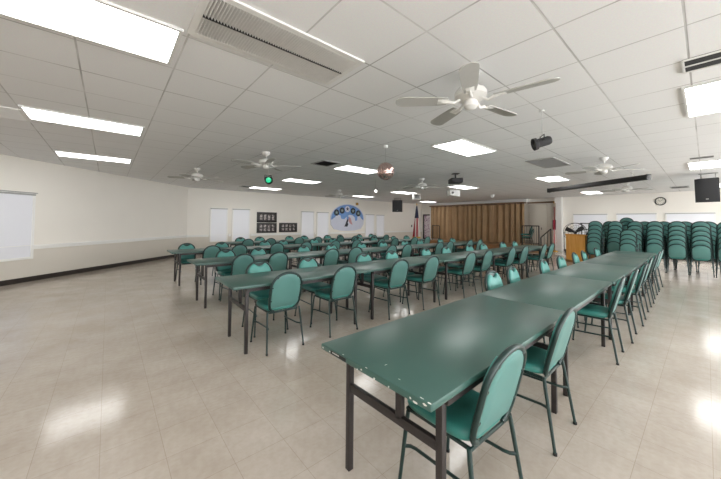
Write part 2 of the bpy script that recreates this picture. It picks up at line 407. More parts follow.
# blossom door poster in its dark frame, in the corner left of the curtain
p = thing('framed_poster', 'tall dark-framed panel with pink blossom print between the flag and the curtain', 'poster', (18.09, 13.45, .16))
b = MB()
for y in (-.36, .36): b.box((-.03, y, .94), (.06, .09, 1.88))
for z in (.045, 1.835): b.box((-.03, 0, z), (.06, .63, .09))
b.build('poster_frame', M['black'], p, smooth=0)
MB().box((-.02, 0, .94), (.02, .64, 1.72)).build('print', M['blossom'], p, smooth=0)

# ------------------------------------------------------------------ ceiling lights on their grid
first = None
def inside(x, y): return y < x + 11.5 - .9 and y < YN - .3
for iu, u0 in enumerate((-.86, 4.36, 9.75, 15.5)):
    for iv, v0 in enumerate((-3.52, -.47, 2.51, 5.56, 8.61, 11.66)):
        if not inside(u0, v0+.6) or (iu, iv) in ((3, 3), (3, 4)): continue
        if first is None:
            first = thing('ceiling_light', '', 'light', (0, 0, CEIL))
            b = MB(); W, H_ = 1.24, .61
            for y in (-H_/2+.012, H_/2-.012): b.box((0, y, -.009), (W, .024, .018))
            for x in (-W/2+.012, W/2-.012): b.box((x, 0, -.009), (.024, H_-.048, .018))
            b.build('fixture_frame', M['lampframe'], first, smooth=0)
            MB().box((0, 0, -.006), (W-.05, H_-.05, .008)).build('diffuser', M['lamp'], first, smooth=0)
            o = first
        else:
            o = dup(first, (0,0,0), 0, '')
        o.location = (u0 + .62, v0 + .305 + ({2: -.08, 3: -.20, 4: -.20}.get(iv, 0) if iu == 0 else {2: .06, 3: .06}.get(iv, 0) if iu == 1 else {1: .12, 2: .24, 3: .2, 4: .15}.get(iv, 0) if iu == 2 else {2: .42}.get(iv, 0)), CEIL)
        rown = ['beside the added south windows', 'nearest the stacked chairs', 'second from stacked chairs', 'third from stacked chairs', 'fourth from stacked chairs', 'nearest the mural wall'][iv]
        coln = ['fourth row from the stage', 'third row from the stage', 'second row from the stage', 'row nearest the stage'][iu]
        o['label'] = ('lit ceiling panel %s, %s' % (rown, coln)); o['group'] = 'lit ceiling panels'

# ------------------------------------------------------------------ ceiling vents
def vent_box(name, label, x0, x1, y0, y1, m, grp=None, nslat=8, axis='x', slat=M['vent_grey'], mid=False, fr=.035):
    cx, cy = (x0+x1)/2, (y0+y1)/2; w, h = x1-x0, y1-y0
    t = thing(name, label, 'vent', (cx, cy, CEIL), 0, grp)
    b = MB()
    for y in (-h/2+fr/2, h/2-fr/2): b.box((0, y, -.008), (w, fr, .016))
    for x in (-w/2+fr/2, w/2-fr/2): b.box((x, 0, -.008), (fr, h-2*fr, .016))
    b.build('vent_frame', m, t, smooth=0)
    MB().box((0, 0, -.001), (w-.02, h-.02, .003)).build('duct_opening', M['vent_dark'], t, smooth=0)
    b = MB()
    iw, ih = w-2*fr, h-2*fr
    for i in range(nslat):
        if axis == 'x':   # slats one after another along x, each running along y
            x = -iw/2 + iw*(i+.5)/nslat
            b.box((x, 0, -.012), (.0035, ih, .022 if mid else .016), mtx=Matrix.Rotation(R(-27 if mid else 33), 3, 'Y'))
        else:
            y = -ih/2 + ih*(i+.5)/nslat
            b.box((0, y, -.012), (iw, .0035, .016), mtx=Matrix.Rotation(R(-33), 3, 'X'))
    b.build('slats', slat, t, smooth=0)
    if mid: MB().box((0, 0, -.013), (iw, .012, .02)).build('divider', M['black'], t, smooth=0)
    return t
vent_box('ceiling_vent', 'long white slatted ceiling vent with a dark centre divider beside the largest lit panel', .40, 1.64, 1.88, 2.43, M['vent_white'], nslat=58, slat=M['vent_white'], mid=True, fr=.045)
vent_box('ceiling_vent', 'wide grey return grille in the ceiling behind the black spotlight', 6.98, 8.2, 2.03, 2.58, M['vent_grey'], nslat=30, axis='y', fr=.03)
vent_box('ceiling_vent', 'small dark square vent beside a lit panel near the green spotlight', 3.62, 4.1, 5.52, 6.08, M['vent_grey'], nslat=9, fr=.04, slat=M['vent_dark'])
vent_box('ceiling_vent', 'small dark vent at the ceiling edge above the two tall blinds', 3.95, 4.3, 11.7, 12.1, M['vent_grey'], nslat=7, slat=M['vent_dark'])
vent_box('ceiling_vent', 'grey ceiling vent at the end of the long lit panel by the blank wall', -1.43, -.86, 5.56, 6.17, M['vent_white'], nslat=34, axis='y', slat=M['vent_white'])
t = thing('slot_diffuser', 'dark double slot air diffuser in the ceiling above a lit panel near the speaker', 'vent', (3.78, -.24, CEIL))
MB().box((0, 0, -.004), (.30, .70, .008)).build('diffuser_plate', M['vent_dark'], t, smooth=0)
for x in (-.145, 0, .145): MB().box((x, 0, -.010), (.014, .70, .012)).build('slot_bar', M['vent_white'], t, smooth=0)
for y in (-.345, 0.02, .345): MB().box((0, y, -.010), (.29, .016, .012)).build('slot_bar', M['vent_white'], t, smooth=0)
t = thing('slot_diffuser', 'thin black slot diffuser in the ceiling between the hanging speaker and its lit panel', 'vent', (9.2, .04, CEIL))
MB().box((0, 0, -.004), (.16, .32, .008)).build('diffuser_plate', M['vent_dark'], t, smooth=0)
for x in (-.08, .08): MB().box((x, 0, -.008), (.014, .32, .012)).build('slot_bar', M['vent_grey'], t, smooth=0)
vent_box('ceiling_vent', 'flat grey vent in the ceiling above the wall clock', 15.6, 16.3, .38, .85, M['vent_grey'], nslat=14, axis='y')

# ------------------------------------------------------------------ ceiling fans
def make_fan(loc, phase, label):
    t = thing('ceiling_fan', label, 'fan', loc, R(phase), 'white ceiling fans')
    MB().lathe([(.01, 0), (.075, -.002), (.078, -.02), (.06, -.055), (.022, -.075), (.014, -.08)], 24).build('canopy', M['fan_white'], t)
    MB().tube([(0,0,-.06), (0,0,-.17)], .013, 10).build('downrod', M['fan_white'], t)
    MB().lathe([(.02, -.135), (.07, -.142), (.125, -.165), (.14, -.19), (.14, -.225), (.11, -.25), (.06, -.262), (.01, -.263)], 28).build('motor_housing', M['fan_white'], t)
    MB().lathe([(.05, -.26), (.062, -.275), (.062, -.315), (.045, -.335), (.012, -.345)], 20).build('switch_cup', M['fan_white'], t)
    for q in range(5):
        a = 2*PI*q/5; rot = Matrix.Rotation(a, 3, 'Z'); pit = Matrix.Rotation(R(11), 3, 'X')
        out = [(.21, -.050), (.30, -.062), (.56, -.072)]
        out += [(.615 + .07*math.sin(w), -.072*math.cos(w)) for w in [PI*j/10 for j in range(11)]]
        out += [(.56, .072), (.30, .062), (.21, .050)]
        b = MB().prism(out, lambda x, y, dz: rot @ (Vector((x, 0, -.262)) + pit @ Vector((0, y, dz))), -.004, .004)
        bl = b.build('blade', M['fan_blade'], t)
        b = MB().tube([rot @ Vector(p_) for p_ in ((.09, 0, -.245), (.15, .012, -.285), (.20, 0, -.272), (.26, 0, -.270))], [.012, .013, .016, .008], 8)
        b.box(rot @ Vector((.25, 0, -.269)), (.10, .07, .006), mtx=rot @ pit, ch=.002)
        b.build('blade_bracket', M['fan_white'], bl)
    return t
fan = make_fan((2.50, 1.385, CEIL), 64, 'white five-blade ceiling fan above the nearest long table, largest of the fans')
for (x, y), ph, lb in [((7.8, 1.36), 20, 'white ceiling fan above the black projector screen case'), ((2.37, 5.69), 40, 'white ceiling fan behind the green spotlight'),
                       ((1.76, 8.7), 12, 'white ceiling fan close to the bare corner of the cream walls'), ((7.6, 10.3), 50, 'white ceiling fan in front of the mural'),
                       ((7.5, 5.8), 33, 'white ceiling fan beside the black projector'), ((12.9, 1.67), 15, 'white ceiling fan in front of the wall clock')]:
    dup(fan, (x, y, CEIL), R(ph), lb)

# ------------------------------------------------------------------ hanging stage lights, projector, screen, speakers, mirror ball
def axis_mtx(d):
    return Vector(d).normalized().to_track_quat('Z', 'Y').to_matrix()
def spotlight(loc, aim, label, lens, s=1.0, hood=True):
    t = thing('stage_spotlight', label, 'spotlight', loc, 0, 'hanging stage spotlights')
    m = axis_mtx(aim)
    MB().lathe([(.02, -.10*s), (.045*s, -.095*s), (.055*s, -.07*s), (.055*s, .06*s), (.05*s, .062*s)], 20, mtx=m).build('can', M['black_matte'], t)
    b = MB().rings([[m @ Vector((r*math.cos(2*PI*j/20), r*math.sin(2*PI*j/20), z)) for j in range(20)] for r, z in ((.054*s, .05*s), (.072*s, .062*s), (.076*s, .10*s), (.072*s, .10*s), (.05*s, .064*s))], cap=False)
    b.build('hood', M['black_matte'], t)
    MB().lathe([(.001, .064*s), (.05*s, .064*s), (.05*s, .07*s), (.001, .076*s)], 20, mtx=m).build('lens', lens, t)
    side = m @ Vector((1, 0, 0)) if abs((m @ Vector((1,0,0))).z) < .5 else m @ Vector((0, 1, 0))
    side.z = 0; side.normalize()
    yk = [side*.062*s, side*.062*s + Vector((0,0,.08*s)), -side*.062*s + Vector((0,0,.08*s)), -side*.062*s]
    MB().tube(yk, .007*s, 6).build('yoke', M['black'], t)
    MB().tube([(0, 0, .08*s), (0, 0, CEIL - loc[2] - .01)], .0035, 8).build('hanging_rod', M['vent_grey'], t)
    MB().lathe([(.02, CEIL-loc[2]-.015), (.03, CEIL-loc[2]-.012), (.03, CEIL-loc[2]-.001)], 12).build('ceiling_plate', M['lampframe'], t)
    return t
spotlight((4.0, 1.283, 2.42), (-.55, .72, -.25), 'black spotlight can hanging on a thin rod beside the largest ceiling fan', M['grey_lens'], 1.0)
spotlight((2.98, 7.02, 2.46), (-.2, -.9, -.25), 'black spotlight with a glowing green lens under a ceiling fan', M['green_lens'], 1.3)
spotlight((6.52, 6.89, 2.43), (-.6, -.75, -.15), 'small spotlight with a bright white lens below the mirror ball', M['white_lens'], .85)

t = thing('mirror_ball', 'mirror ball tinted with pink light, hanging from the ceiling in front of a lit panel', 'mirror ball', (3.76, 3.72, 2.342))
b = MB(); n1, n2, rr = 20, 30, .155
vs = []; fs = []
for i in range(n1):
    for j in range(n2):
        a0, a1 = PI*i/n1, PI*(i+1)/n1; b0, b1 = 2*PI*j/n2, 2*PI*(j+1)/n2
        g = .06
        aa0, aa1 = a0+(a1-a0)*g, a1-(a1-a0)*g; bb0, bb1 = b0+(b1-b0)*g, b1-(b1-b0)*g
        q = [Vector((math.sin(x)*math.cos(y), math.sin(x)*math.sin(y), math.cos(x)))*rr for x, y in ((aa0,bb0),(aa1,bb0),(aa1,bb1),(aa0,bb1))]
        jit = Vector((random.uniform(-1,1), random.uniform(-1,1), random.uniform(-1,1)))*.0016
        o_ = len(vs); vs += [q[0]+jit, q[1]-jit, q[2]+jit, q[3]-jit]; fs.append((o_, o_+1, o_+2, o_+3))
b.add(vs, fs); mbo = b.build('tiles', M['mirror'], t, smooth=0)
MB().lathe([(rr*.985*math.sin(PI*i/16)+.0005, -rr*.985*math.cos(PI*i/16)) for i in range(17)], 28).build('core', M['black'], t)
MB().tube([(0,0,rr-.01), (0,0,CEIL-2.342-.05)], .003, 6).build('chain', M['chrome'], t)
MB().lathe([(.035, CEIL-2.342-.05), (.04, CEIL-2.342-.04), (.04, CEIL-2.342-.002)], 14).build('ball_motor', M['lampframe'], t)

def frame_at(loc, fwd):
    """rotation with local -y pointing along fwd (horizontal)"""
    return math.atan2(fwd[1], fwd[0]) + PI/2
t = thing('video_projector', 'black video projector hanging from the ceiling in front of the stage curtain', 'projector', (7.38, 4.55, 2.6), frame_at(0, (.7, -.7)))
MB().box((0, 0, 0), (.40, .32, .13), ch=.02).build('projector_body', M['black_matte'], t)
MB().lathe([(.045, 0), (.045, .04), (.035, .045)], 18, c=(.08, -.155, -.005), mtx=axis_mtx((0,-1,0))).build('projector_lens', M['grey_lens'], t)
MB().tube([(0,0,.06), (0,0,.19)], .02, 10).build('mount_pole', M['black'], t)
MB().box((0, 0, .2), (.22, .18, .016), ch=.003).build('mount_plate', M['black'], t)

t = thing('white_projector', 'white wedge-shaped projector hanging below the black projector', 'projector', (9.42, 5.89, 2.5), frame_at(0, (-.5, -.85)))
MB().prism([(-.19, -.09), (.19, -.13), (.19, .10), (-.19, .10)], lambda a, z, y: Vector((a, y, z)), -.12, .12).build('projector_body', M['white_plastic'], t)
MB().lathe([(.04, 0), (.04, .02), (.03, .024)], 16, c=(-.09, -.118, 0), mtx=axis_mtx((0,-1,0))).build('projector_lens', M['grey_lens'], t)
MB().tube([(0,0,.09), (0,0,.305)], .018, 10).build('mount_pole', M['white_plastic'], t)
t = thing('flood_light', 'white box-shaped flood light hanging near the furled flag', 'light', (10.69, 8.58, 2.6), frame_at(0, (-.6, -.8)))
MB().box((0, 0, 0), (.34, .2, .25), ch=.02).build('lamp_housing', M['white_plastic'], t)
MB().box((.02, -.1, 0), (.22, .02, .17), ch=.005).build('lamp_glass', M['grey_lens'], t)
MB().tube([(0,0,.12), (0,0,.205)], .015, 8).build('mount_pole', M['white_plastic'], t)
t = thing('security_camera', 'small white dome camera on the ceiling in front of the curtain', 'camera', (14.2, 6.76, CEIL), 0)
MB().lathe([(.13, -.002), (.13, -.05), (.10, -.06)], 20).build('camera_base', M['white_plastic'], t)
MB().lathe([(.10, -.06), (.095, -.10), (.06, -.15), (.01, -.165)], 20).build('camera_dome', M['white_plastic'], t)

# projector screen in its tube case, hung across the room
a, b_ = Vector((11.35, 3.45, 2.55)), Vector((9.70, .87, 2.55)); mid = (a+b_)/2; L_ = (b_-a).length
t = thing('projector_screen', 'long black rolled-up projector screen case hanging from the ceiling', 'screen', mid, math.atan2(b_.y-a.y, b_.x-a.x))
MB().box((0, 0, 0), (L_, .115, .125), ch=.022).build('screen_case', M['screen_case'], t)
for x in (-L_/2, L_/2): MB().box((x, 0, 0), (.03, .135, .14), ch=.012).build('end_cap', M['black'], t)
for x in (-L_/2+.12, L_/2-.35): MB().tube([(x, 0, .05), (x, 0, CEIL-2.55-.002)], .006, 6).build('hanging_rod', M['lampframe'], t)
MB().tube([(-L_/2+.02, 0, -.05), (-L_/2+.02, 0, -.10)], .004, 6).build('pull_cord', M['black'], t)

def speaker(loc, fwd, w, h, dep, label, tilt=8):
    t = thing('loudspeaker', label, 'speaker', loc, frame_at(0, fwd))
    rx = Matrix.Rotation(R(tilt), 3, 'X')
    out = [(-w/2, -dep/2), (w/2, -dep/2), (w/2*.72, dep/2), (-w/2*.72, dep/2)]
    f = lambda x, y, z: rx @ Vector((x, y, z))
    MB().prism(out, f, -h/2, h/2).build('cabinet', M['black_matte'], t, smooth=0)
    g = MB().box((0, 0, 0), (w*.93, .02, h*.94), ch=.006)
    g.v = [tuple(rx @ (Vector(p) + Vector((0, -dep/2-.008, 0)))) for p in g.v]
    gr = g.build('grille', M['grille'], t)
    g = MB().box((0,0,0), (.05, .006, .02)); g.v = [tuple(rx @ (Vector(p) + Vector((0, -dep/2-.021, -h*.36)))) for p in g.v]
    g.build('badge', M['vent_grey'], gr, smooth=0)
    top = CEIL - loc[2]
    b = MB().tube([(-w*.3, .03, h/2-.02), (-w*.3, .03, top-.004)], .012, 8); b.tube([(w*.3, .03, h/2-.02), (w*.3, .03, top-.004)], .012, 8)
    b.box((0, .03, top-.012), (w*.8, .06, .02)); b.build('ceiling_bracket', M['vent_grey'], t)
    return t
speaker((12.15, -.05, 2.36), (-.98, .12), .43, .62, .38, 'large black loudspeaker hanging above the stacked chairs')
speaker((12.5, 11.39, 2.36), (-.75, -.6), .56, .66, .4, 'black loudspeaker hanging between the tall blinds and the furled flag', 6)

# ------------------------------------------------------------------ things on the walls
t = thing('wall_clock', 'round wall clock with black rim above the stacked chairs', 'clock', (XE, 1.27, 2.43), -PI/2)
m = axis_mtx((0, -1, 0))
b = MB().rings([[m @ Vector((r*math.cos(2*PI*j/32), r*math.sin(2*PI*j/32), z)) for j in range(32)] for r, z in ((.175, .002), (.18, .03), (.165, .042), (.145, .036), (.145, .018))], cap=False); b.build('rim', M['black'], t)
MB().lathe([(.15, .004), (.15, .02), (.001, .02)], 32, mtx=m).build('dial', M['clock_face'], t)
b = MB()
for q in range(12):
    w = 2*PI*q/12; b.box((.12*math.sin(w), -.022, .12*math.cos(w)), (.012, .004, .03), mtx=Matrix.Rotation(w, 3, 'Y'))
b.build('hour_marks', M['black'], t, smooth=0)
for ln, ang, wd in ((.075, R(300), .014), (.11, R(50), .010)):
    MB().box((math.sin(ang)*ln/2, -.026, math.cos(ang)*ln/2), (wd, .004, ln), mtx=Matrix.Rotation(ang, 3, 'Y')).build('hand', M['black'], t, smooth=0)

# service mural: an arched panel on the north wall
t = thing('mural_picture', 'arched blue and white mural with five round emblems between the tall blinds', 'mural', (10.95, YN, 0))
def onwall(x, z, d): return Vector((x, -d, z))
def arch(rx, rz, zb, zc, n=28):
    pts = [(rx*math.cos(PI*i/n), zc + rz*math.sin(PI*i/n)) for i in range(n+1)]
    low = [(-rx*.97, zc-.35), (-rx*.8, zb+.12), (-rx*.4, zb+.02), (0, zb), (rx*.4, zb+.02), (rx*.8, zb+.12), (rx*.97, zc-.35)]
    return pts + low
MB().prism(arch(1.27, .87, .89, 1.62), onwall, .002, .03).build('panel', M['mural_white'], t)
ou = [(1.22*math.cos(w), 1.62+.83*math.sin(w)) for w in [R(-6)+R(192)*i/28 for i in range(29)]]
inn = [(-.98, 1.68), (-.80, 1.86), (-.55, 1.80), (-.50, 1.62), (-.30, 1.58), (-.12, 1.72), (.10, 1.86), (.34, 1.84), (.52, 1.72), (.56, 1.50), (.70, 1.52), (.74, 1.76), (.92, 1.80), (1.06, 1.64)]
inn = inn[::1]
MB().prism(ou + inn, onwall, .030, .034).build('blue_arch', M['mural_blue'], t)
for i, (x, z) in enumerate([(-.85, 1.97), (-.45, 2.10), (-.05, 2.20), (.38, 2.10), (.80, 1.96)]):
    e = MB().lathe([(.185, .034), (.185, .042), (.001, .042)], 24, c=(x, 0, z), mtx=m).build('emblem', M['mural_dark'] if i != 2 else M['mural_white'], t)
    q = MB(); star = []
    for s_ in range(10):
        rr_ = (.135 if s_ % 2 == 0 else .05); w = 2*PI*s_/10 + PI/2; star.append((x + rr_*math.cos(w), z + rr_*math.sin(w)))
    q.prism(star, onwall, .042, .046)
    q.build('emblem_star', M['mural_teal'] if i != 2 else M['mural_dark'], e, smooth=0)
MB().prism([(-.28, 1.16), (-.05, 1.14), (.02, 1.28), (-.02, 1.40), (.04, 1.56), (-.06, 1.60), (-.14, 1.42), (-.20, 1.28)], onwall, .034, .040).build('kneeling_figure', M['mural_dark'], t, smooth=0)
MB().prism([(-.10, 1.58), (.04, 1.56), (.06, 1.72), (-.02, 1.78), (-.10, 1.74)], onwall, .034, .039).build('figure_shirt', M['mural_blue'], t, smooth=0)
MB().prism([(.06, 1.74), (.20, 1.66), (.28, 1.44), (.34, 1.26), (.14, 1.34), (.04, 1.50)], onwall, .034, .040).build('painted_flag', M['mural_pink'], t, smooth=0)

def board(name, label, x0, x1, z0, z1, rows, cols, seed):
    t = thing(name, label, 'picture', ((x0+x1)/2, YN, (z0+z1)/2), 0, 'black photo boards')
    w, h = x1-x0, z1-z0
    MB().box((0, -.015, 0), (w, .028, h), ch=.006).build('backing_board', M['board'], t)
    rn = random.Random(seed)
    for r_ in range(rows):
        for c_ in range(cols):
            x = -w*.40 + w*.80*(c_+.5)/cols; z = h*.36 - h*.72*(r_+.5)/rows
            ww = w*.80/cols*.62; hh = h*.72/rows*.72
            MB().box((x, -.031, z), (ww, .004, hh)).build('portrait_photo', M['portrait'], t, smooth=0)
    return t
board('picture_board', 'upper black photo board of large portraits above a matching board', 5.42, 6.43, 1.37, 1.87, 1, 4, 1)
board('picture_board', 'lower black photo board directly under the other board', 5.42, 6.43, .86, 1.345, 2, 4, 2)
board('picture_board', 'single black photo board hung beside the stacked pair of boards', 6.56, 7.57, .88, 1.355, 2, 4, 3)
t = thing('wall_plaque', 'small brown wooden plaque above the edge of the mural', 'plaque', (11.67, YN, 2.54))
MB().box((0, -.012, 0), (.20, .024, .15), ch=.006).build('plaque_board', M['stage_wood'], t)
MB().box((0, -.026, 0), (.14, .004, .09)).build('plaque_plate', M['gold'], t, smooth=0)
t = thing('wall_switch', 'small dark switch plate on the wall beside the furled flag', 'switch', (16.88, YN, 1.17))
MB().box((0, -.006, 0), (.12, .012, .16), ch=.003).build('plate', M['black'], t)
MB().box((0, -.014, 0), (.03, .012, .05), ch=.002).build('toggle', M['vent_grey'], t)

# ------------------------------------------------------------------ flags on poles
def drape(prof, n=26, amp=.22, folds=6, seed=0):
    rn = random.Random(seed); ph = rn.random()*6; rings = []
    for z, r in prof:
        rings.append([Vector(((r*(1+amp*math.sin(folds*w+ph+z*1.2)))*math.cos(w), (r*(1+amp*math.sin(folds*w+ph+z*1.2)))*math.sin(w)*.8, z)) for w in [2*PI*j/n for j in range(n)]])
    return rings
t = thing('flag_on_pole', 'furled red, white and navy flag on a standing pole near the mural wall', 'flag', (15.5, 12.42, 0))
MB().lathe([(.16, 0), (.16, .03), (.10, .05), (.03, .07)], 24).build('pole_base', M['gold'], t)
MB().tube([(0,0,.05), (0,0,2.58)], .014, 10).build('pole', M['pole'], t)
MB().lathe([(.004, 2.56), (.03, 2.60), (.02, 2.66), (.003, 2.72)], 14).build('finial', M['gold'], t)
def flagcloth(prof, mats, name, amp=.22, folds=6, stripes=True):
    rg = drape(prof, 30, amp, folds, 3); b = MB(); n = 30; vs = [p_ for r_ in rg for p_ in r_]
    fs = []; mi = []
    for i in range(len(rg)-1):
        for j in range(n):
            fs.append((i*n+j, i*n+(j+1) % n, (i+1)*n+(j+1) % n, (i+1)*n+j)); mi.append((j//3) % 2 if stripes else 0)
    b.v = vs; b.f = fs; b.mi = mi
    return b.build(name, mats, t)
zs = lambda z0, z1, r0, r1, n=8: [(z0+(z1-z0)*i/n, r0+(r1-r0)*(i/n)) for i in range(n+1)]
flagcloth(zs(2.52, 1.72, .04, .14), [M['flag_navy']], 'canton', .2, 5, False)
flagcloth(zs(1.72, .50, .15, .25), [M['flag_red'], M['flag_white']], 'striped_cloth', .25, 5)
flagcloth(zs(.50, .40, .255, .26, 2), [M['gold']], 'fringe', .25, 5, False)

t = thing('flag_on_pole', 'furled maroon and white flag on a leaning brown pole beside the white pillar', 'flag', (17.45, 5.08, 0))
MB().lathe([(.15, 0), (.15, .03), (.09, .05), (.03, .07)], 24).build('pole_base', M['gold'], t)
MB().tube([(0,0,.05), (0,-.03,1.6), (0,-.05,2.48)], .02, 10).build('pole', M['pole'], t)
MB().lathe([(.004, 2.46), (.03, 2.49), (.02, 2.54), (.003, 2.58)], 14).build('finial', M['gold'], t)
flagcloth(zs(2.30, 1.58, .022, .035), [M['maroon'], M['pole']], 'furled_cloth', .3, 4)
flagcloth(zs(1.62, 1.12, .085, .07), [M['maroon'], M['flag_red']], 'tied_bow', .4, 4)
flagcloth(zs(1.14, .42, .06, .10), [M['flag_white'], M['flag_red']], 'hanging_cloth', .25, 4)

# ------------------------------------------------------------------ stage rails
def rail_panel(loc, rz, w, h, label, bars=6, slope=0):
    t = thing('guard_rail', label, 'railing', loc, rz)
    for x, hh in ((-w/2, h - slope), (w/2, h)): MB().tube([(x, 0, 0), (x, 0, hh)], .028, 8).build('post', M['black'], t)
    MB().tube([(-w/2, 0, h-slope), (w/2, 0, h)], .024, 8).build('top_rail', M['black'], t)
    MB().tube([(-w/2, 0, .12), (w/2, 0, .12 + 0*slope)], .016, 8).build('bottom_rail', M['black'], t)
    b = MB()
    for i in range(1, bars):
        x = -w/2 + w*i/bars; b.tube([(x, 0, .12), (x, 0, h - slope + slope*i/bars)], .008, 6)
    b.build('balusters', M['black'], t)
    return t
rail_panel((16.85, 6.0, ST), PI/2, .80, 1.02, 'black guard rail standing on the stage behind the single chair', 7)
rail_panel((16.5, 11.64, ST), PI/2, .55, .95, 'black guard rail on the stage in front of the blossom panel', 4)
rail_panel((15.75, 4.94, 0), -PI/2, .42, 1.18, 'sloping black handrail of the stage steps beside the maroon flag', 3, .42)

# ------------------------------------------------------------------ lectern, fan, hand truck
t = thing('lectern', 'tall orange wooden lectern in front of the stacked chairs', 'lectern', (13.3, 3.02, 0), frame_at(0, (-.85, .53)))
w, dp = .80, .50
MB().box((0, 0, .04), (w+.04, dp+.02, .08), ch=.006).build('plinth', M['lectern_side'], t)
MB().box((0, -dp/2+.012, .55), (w, .024, .95), ch=.004).build('front_panel', M['lectern'], t)
for x in (-w/2+.012, w/2-.012):
    MB().prism([(-dp/2+.024, .08), (dp/2, .08), (dp/2, .92), (-dp/2+.024, 1.02)], lambda y, z, dx: Vector((x+dx, y, z)), -.012, .012).build('side_panel', M['lectern_side'], t, smooth=0)
MB().prism([(-dp/2-.02, 1.025), (dp/2+.02, .905), (dp/2+.02, .93), (-dp/2-.02, 1.05)], lambda y, z, dx: Vector((dx, y, z)), -w/2-.02, w/2+.02).build('reading_top', M['lectern'], t, smooth=0)
MB().box((0, 0, .50), (w-.05, dp-.06, .02)).build('inner_shelf', M['lectern_side'], t, smooth=0)
MB().box((0, -dp/2-.005, 1.02), (w+.03, .03, .05), ch=.004).build('top_moulding', M['lectern'], t)

t = thing('drum_fan', 'black drum fan with wire cage standing behind the orange lectern', 'fan', (14.15, 3.40, 0), frame_at(0, (-.86, -.5)))
MB().box((0, .0, .03), (.60, .34, .06), ch=.01).build('fan_base', M['black'], t)
for x in (-.38, .38): MB().tube([(x*.75, 0, .05), (x, 0, .5), (x, 0, 1.09)], .016, 8).build('yoke_arm', M['black'], t)
b = MB()
for rr_, yy in ((.37, -.10), (.37, .10), (.36, -.04), (.27, -.13), (.18, -.145), (.09, -.15)):
    b.tube([(rr_*math.cos(2*PI*j/36), yy, 1.09+rr_*math.sin(2*PI*j/36)) for j in range(36)], .008 if rr_ > .3 else .004, 6, closed=True)
for j in range(20):
    w_ = 2*PI*j/20; c_, s_ = math.cos(w_), math.sin(w_)
    b.tube([(.05*c_, -.15, 1.09+.05*s_), (.2*c_, -.143, 1.09+.2*s_), (.37*c_, -.10, 1.09+.37*s_), (.37*c_, .10, 1.09+.37*s_)], .003, 5)
b.build('cage', M['black'], t)
MB().lathe([(.035, -.10), (.05, -.06), (.05, .08), (.04, .13)], 18, c=(0,0,1.09), mtx=axis_mtx((0,1,0))).build('hub', M['black'], t)
for q in range(3):
    w_ = R(-40) + 2*PI*q/3; ro = Matrix.Rotation(w_, 3, 'Y')
    MB().prism([(.03, -.04), (.20, -.09), (.33, -.10), (.345, .05), (.2, .07), (.03, .03)], lambda a_, c_, d_: ro @ Vector((a_, d_ + c_*.25, c_)) + Vector((0, -.01, 1.09)), -.004, .004).build('blade', M['black'], t)

t = thing('hand_truck', 'black upright hand truck between the drum fan and the stacked chairs', 'cart', (14.9, 3.18, 0), frame_at(0, (-.95, .1)))
for x in (-.19, .19): MB().tube([(x, 0, .10), (x, .02, .7), (x, .05, 1.45)], .018, 8).build('upright', M['black'], t)
b = MB()
for z in (.35, .8, 1.2): b.tube([(-.19, .02, z), (.19, .02, z)], .014, 8)
b.build('crossbars', M['black'], t)
MB().tube([(-.25, .05, 1.45), (.25, .05, 1.45)], .018, 8).build('handle', M['black'], t)
MB().box((0, -.12, .02), (.42, .26, .02), ch=.004).build('toe_plate', M['black'], t)
for x in (-.24, .24): MB().lathe([(.02, -.03), (.115, -.03), (.115, .03), (.02, .03)], 18, c=(x, .06, .115), mtx=axis_mtx((1,0,0))).build('wheel', M['foot'], t)

# ------------------------------------------------------------------ banquet chair
def bp(x, h, d):
    """back plane: x across, h above the seat joint, d forward of the plane"""
    rec = .26
    n = Vector((0, math.cos(math.atan(rec)), math.sin(math.atan(rec))))
    return Vector((x, -.190 - rec*h, .455 + h)) + n*d
def tomb(wx, hb, hs, ht, nb=0, notch=0, arc=18):
    pts = [(-wx*.86, hb), (wx*.86, hb), (wx*.96, hb+.03), (wx, hb+.08), (wx, hs)]
    for i in range(1, arc):
        w = PI*i/arc; x = wx*math.cos(w); h = hs + (ht-hs)*math.sin(w)**.9
        if notch:
            g = abs(x)/.08
            if g < 1: h -= notch*(1-g*g)
        pts.append((x, h))
    pts += [(-wx, hs), (-wx, hb+.08), (-wx*.96, hb+.03)]
    return pts
def pad(outline, prof, mi=0):
    cx = sum(p[0] for p in outline)/len(outline); ch = sum(p[1] for p in outline)/len(outline)
    return [[bp(cx+(x-cx)*s_, ch+(h-ch)*s_, d_) for x, h in outline] for s_, d_ in prof]
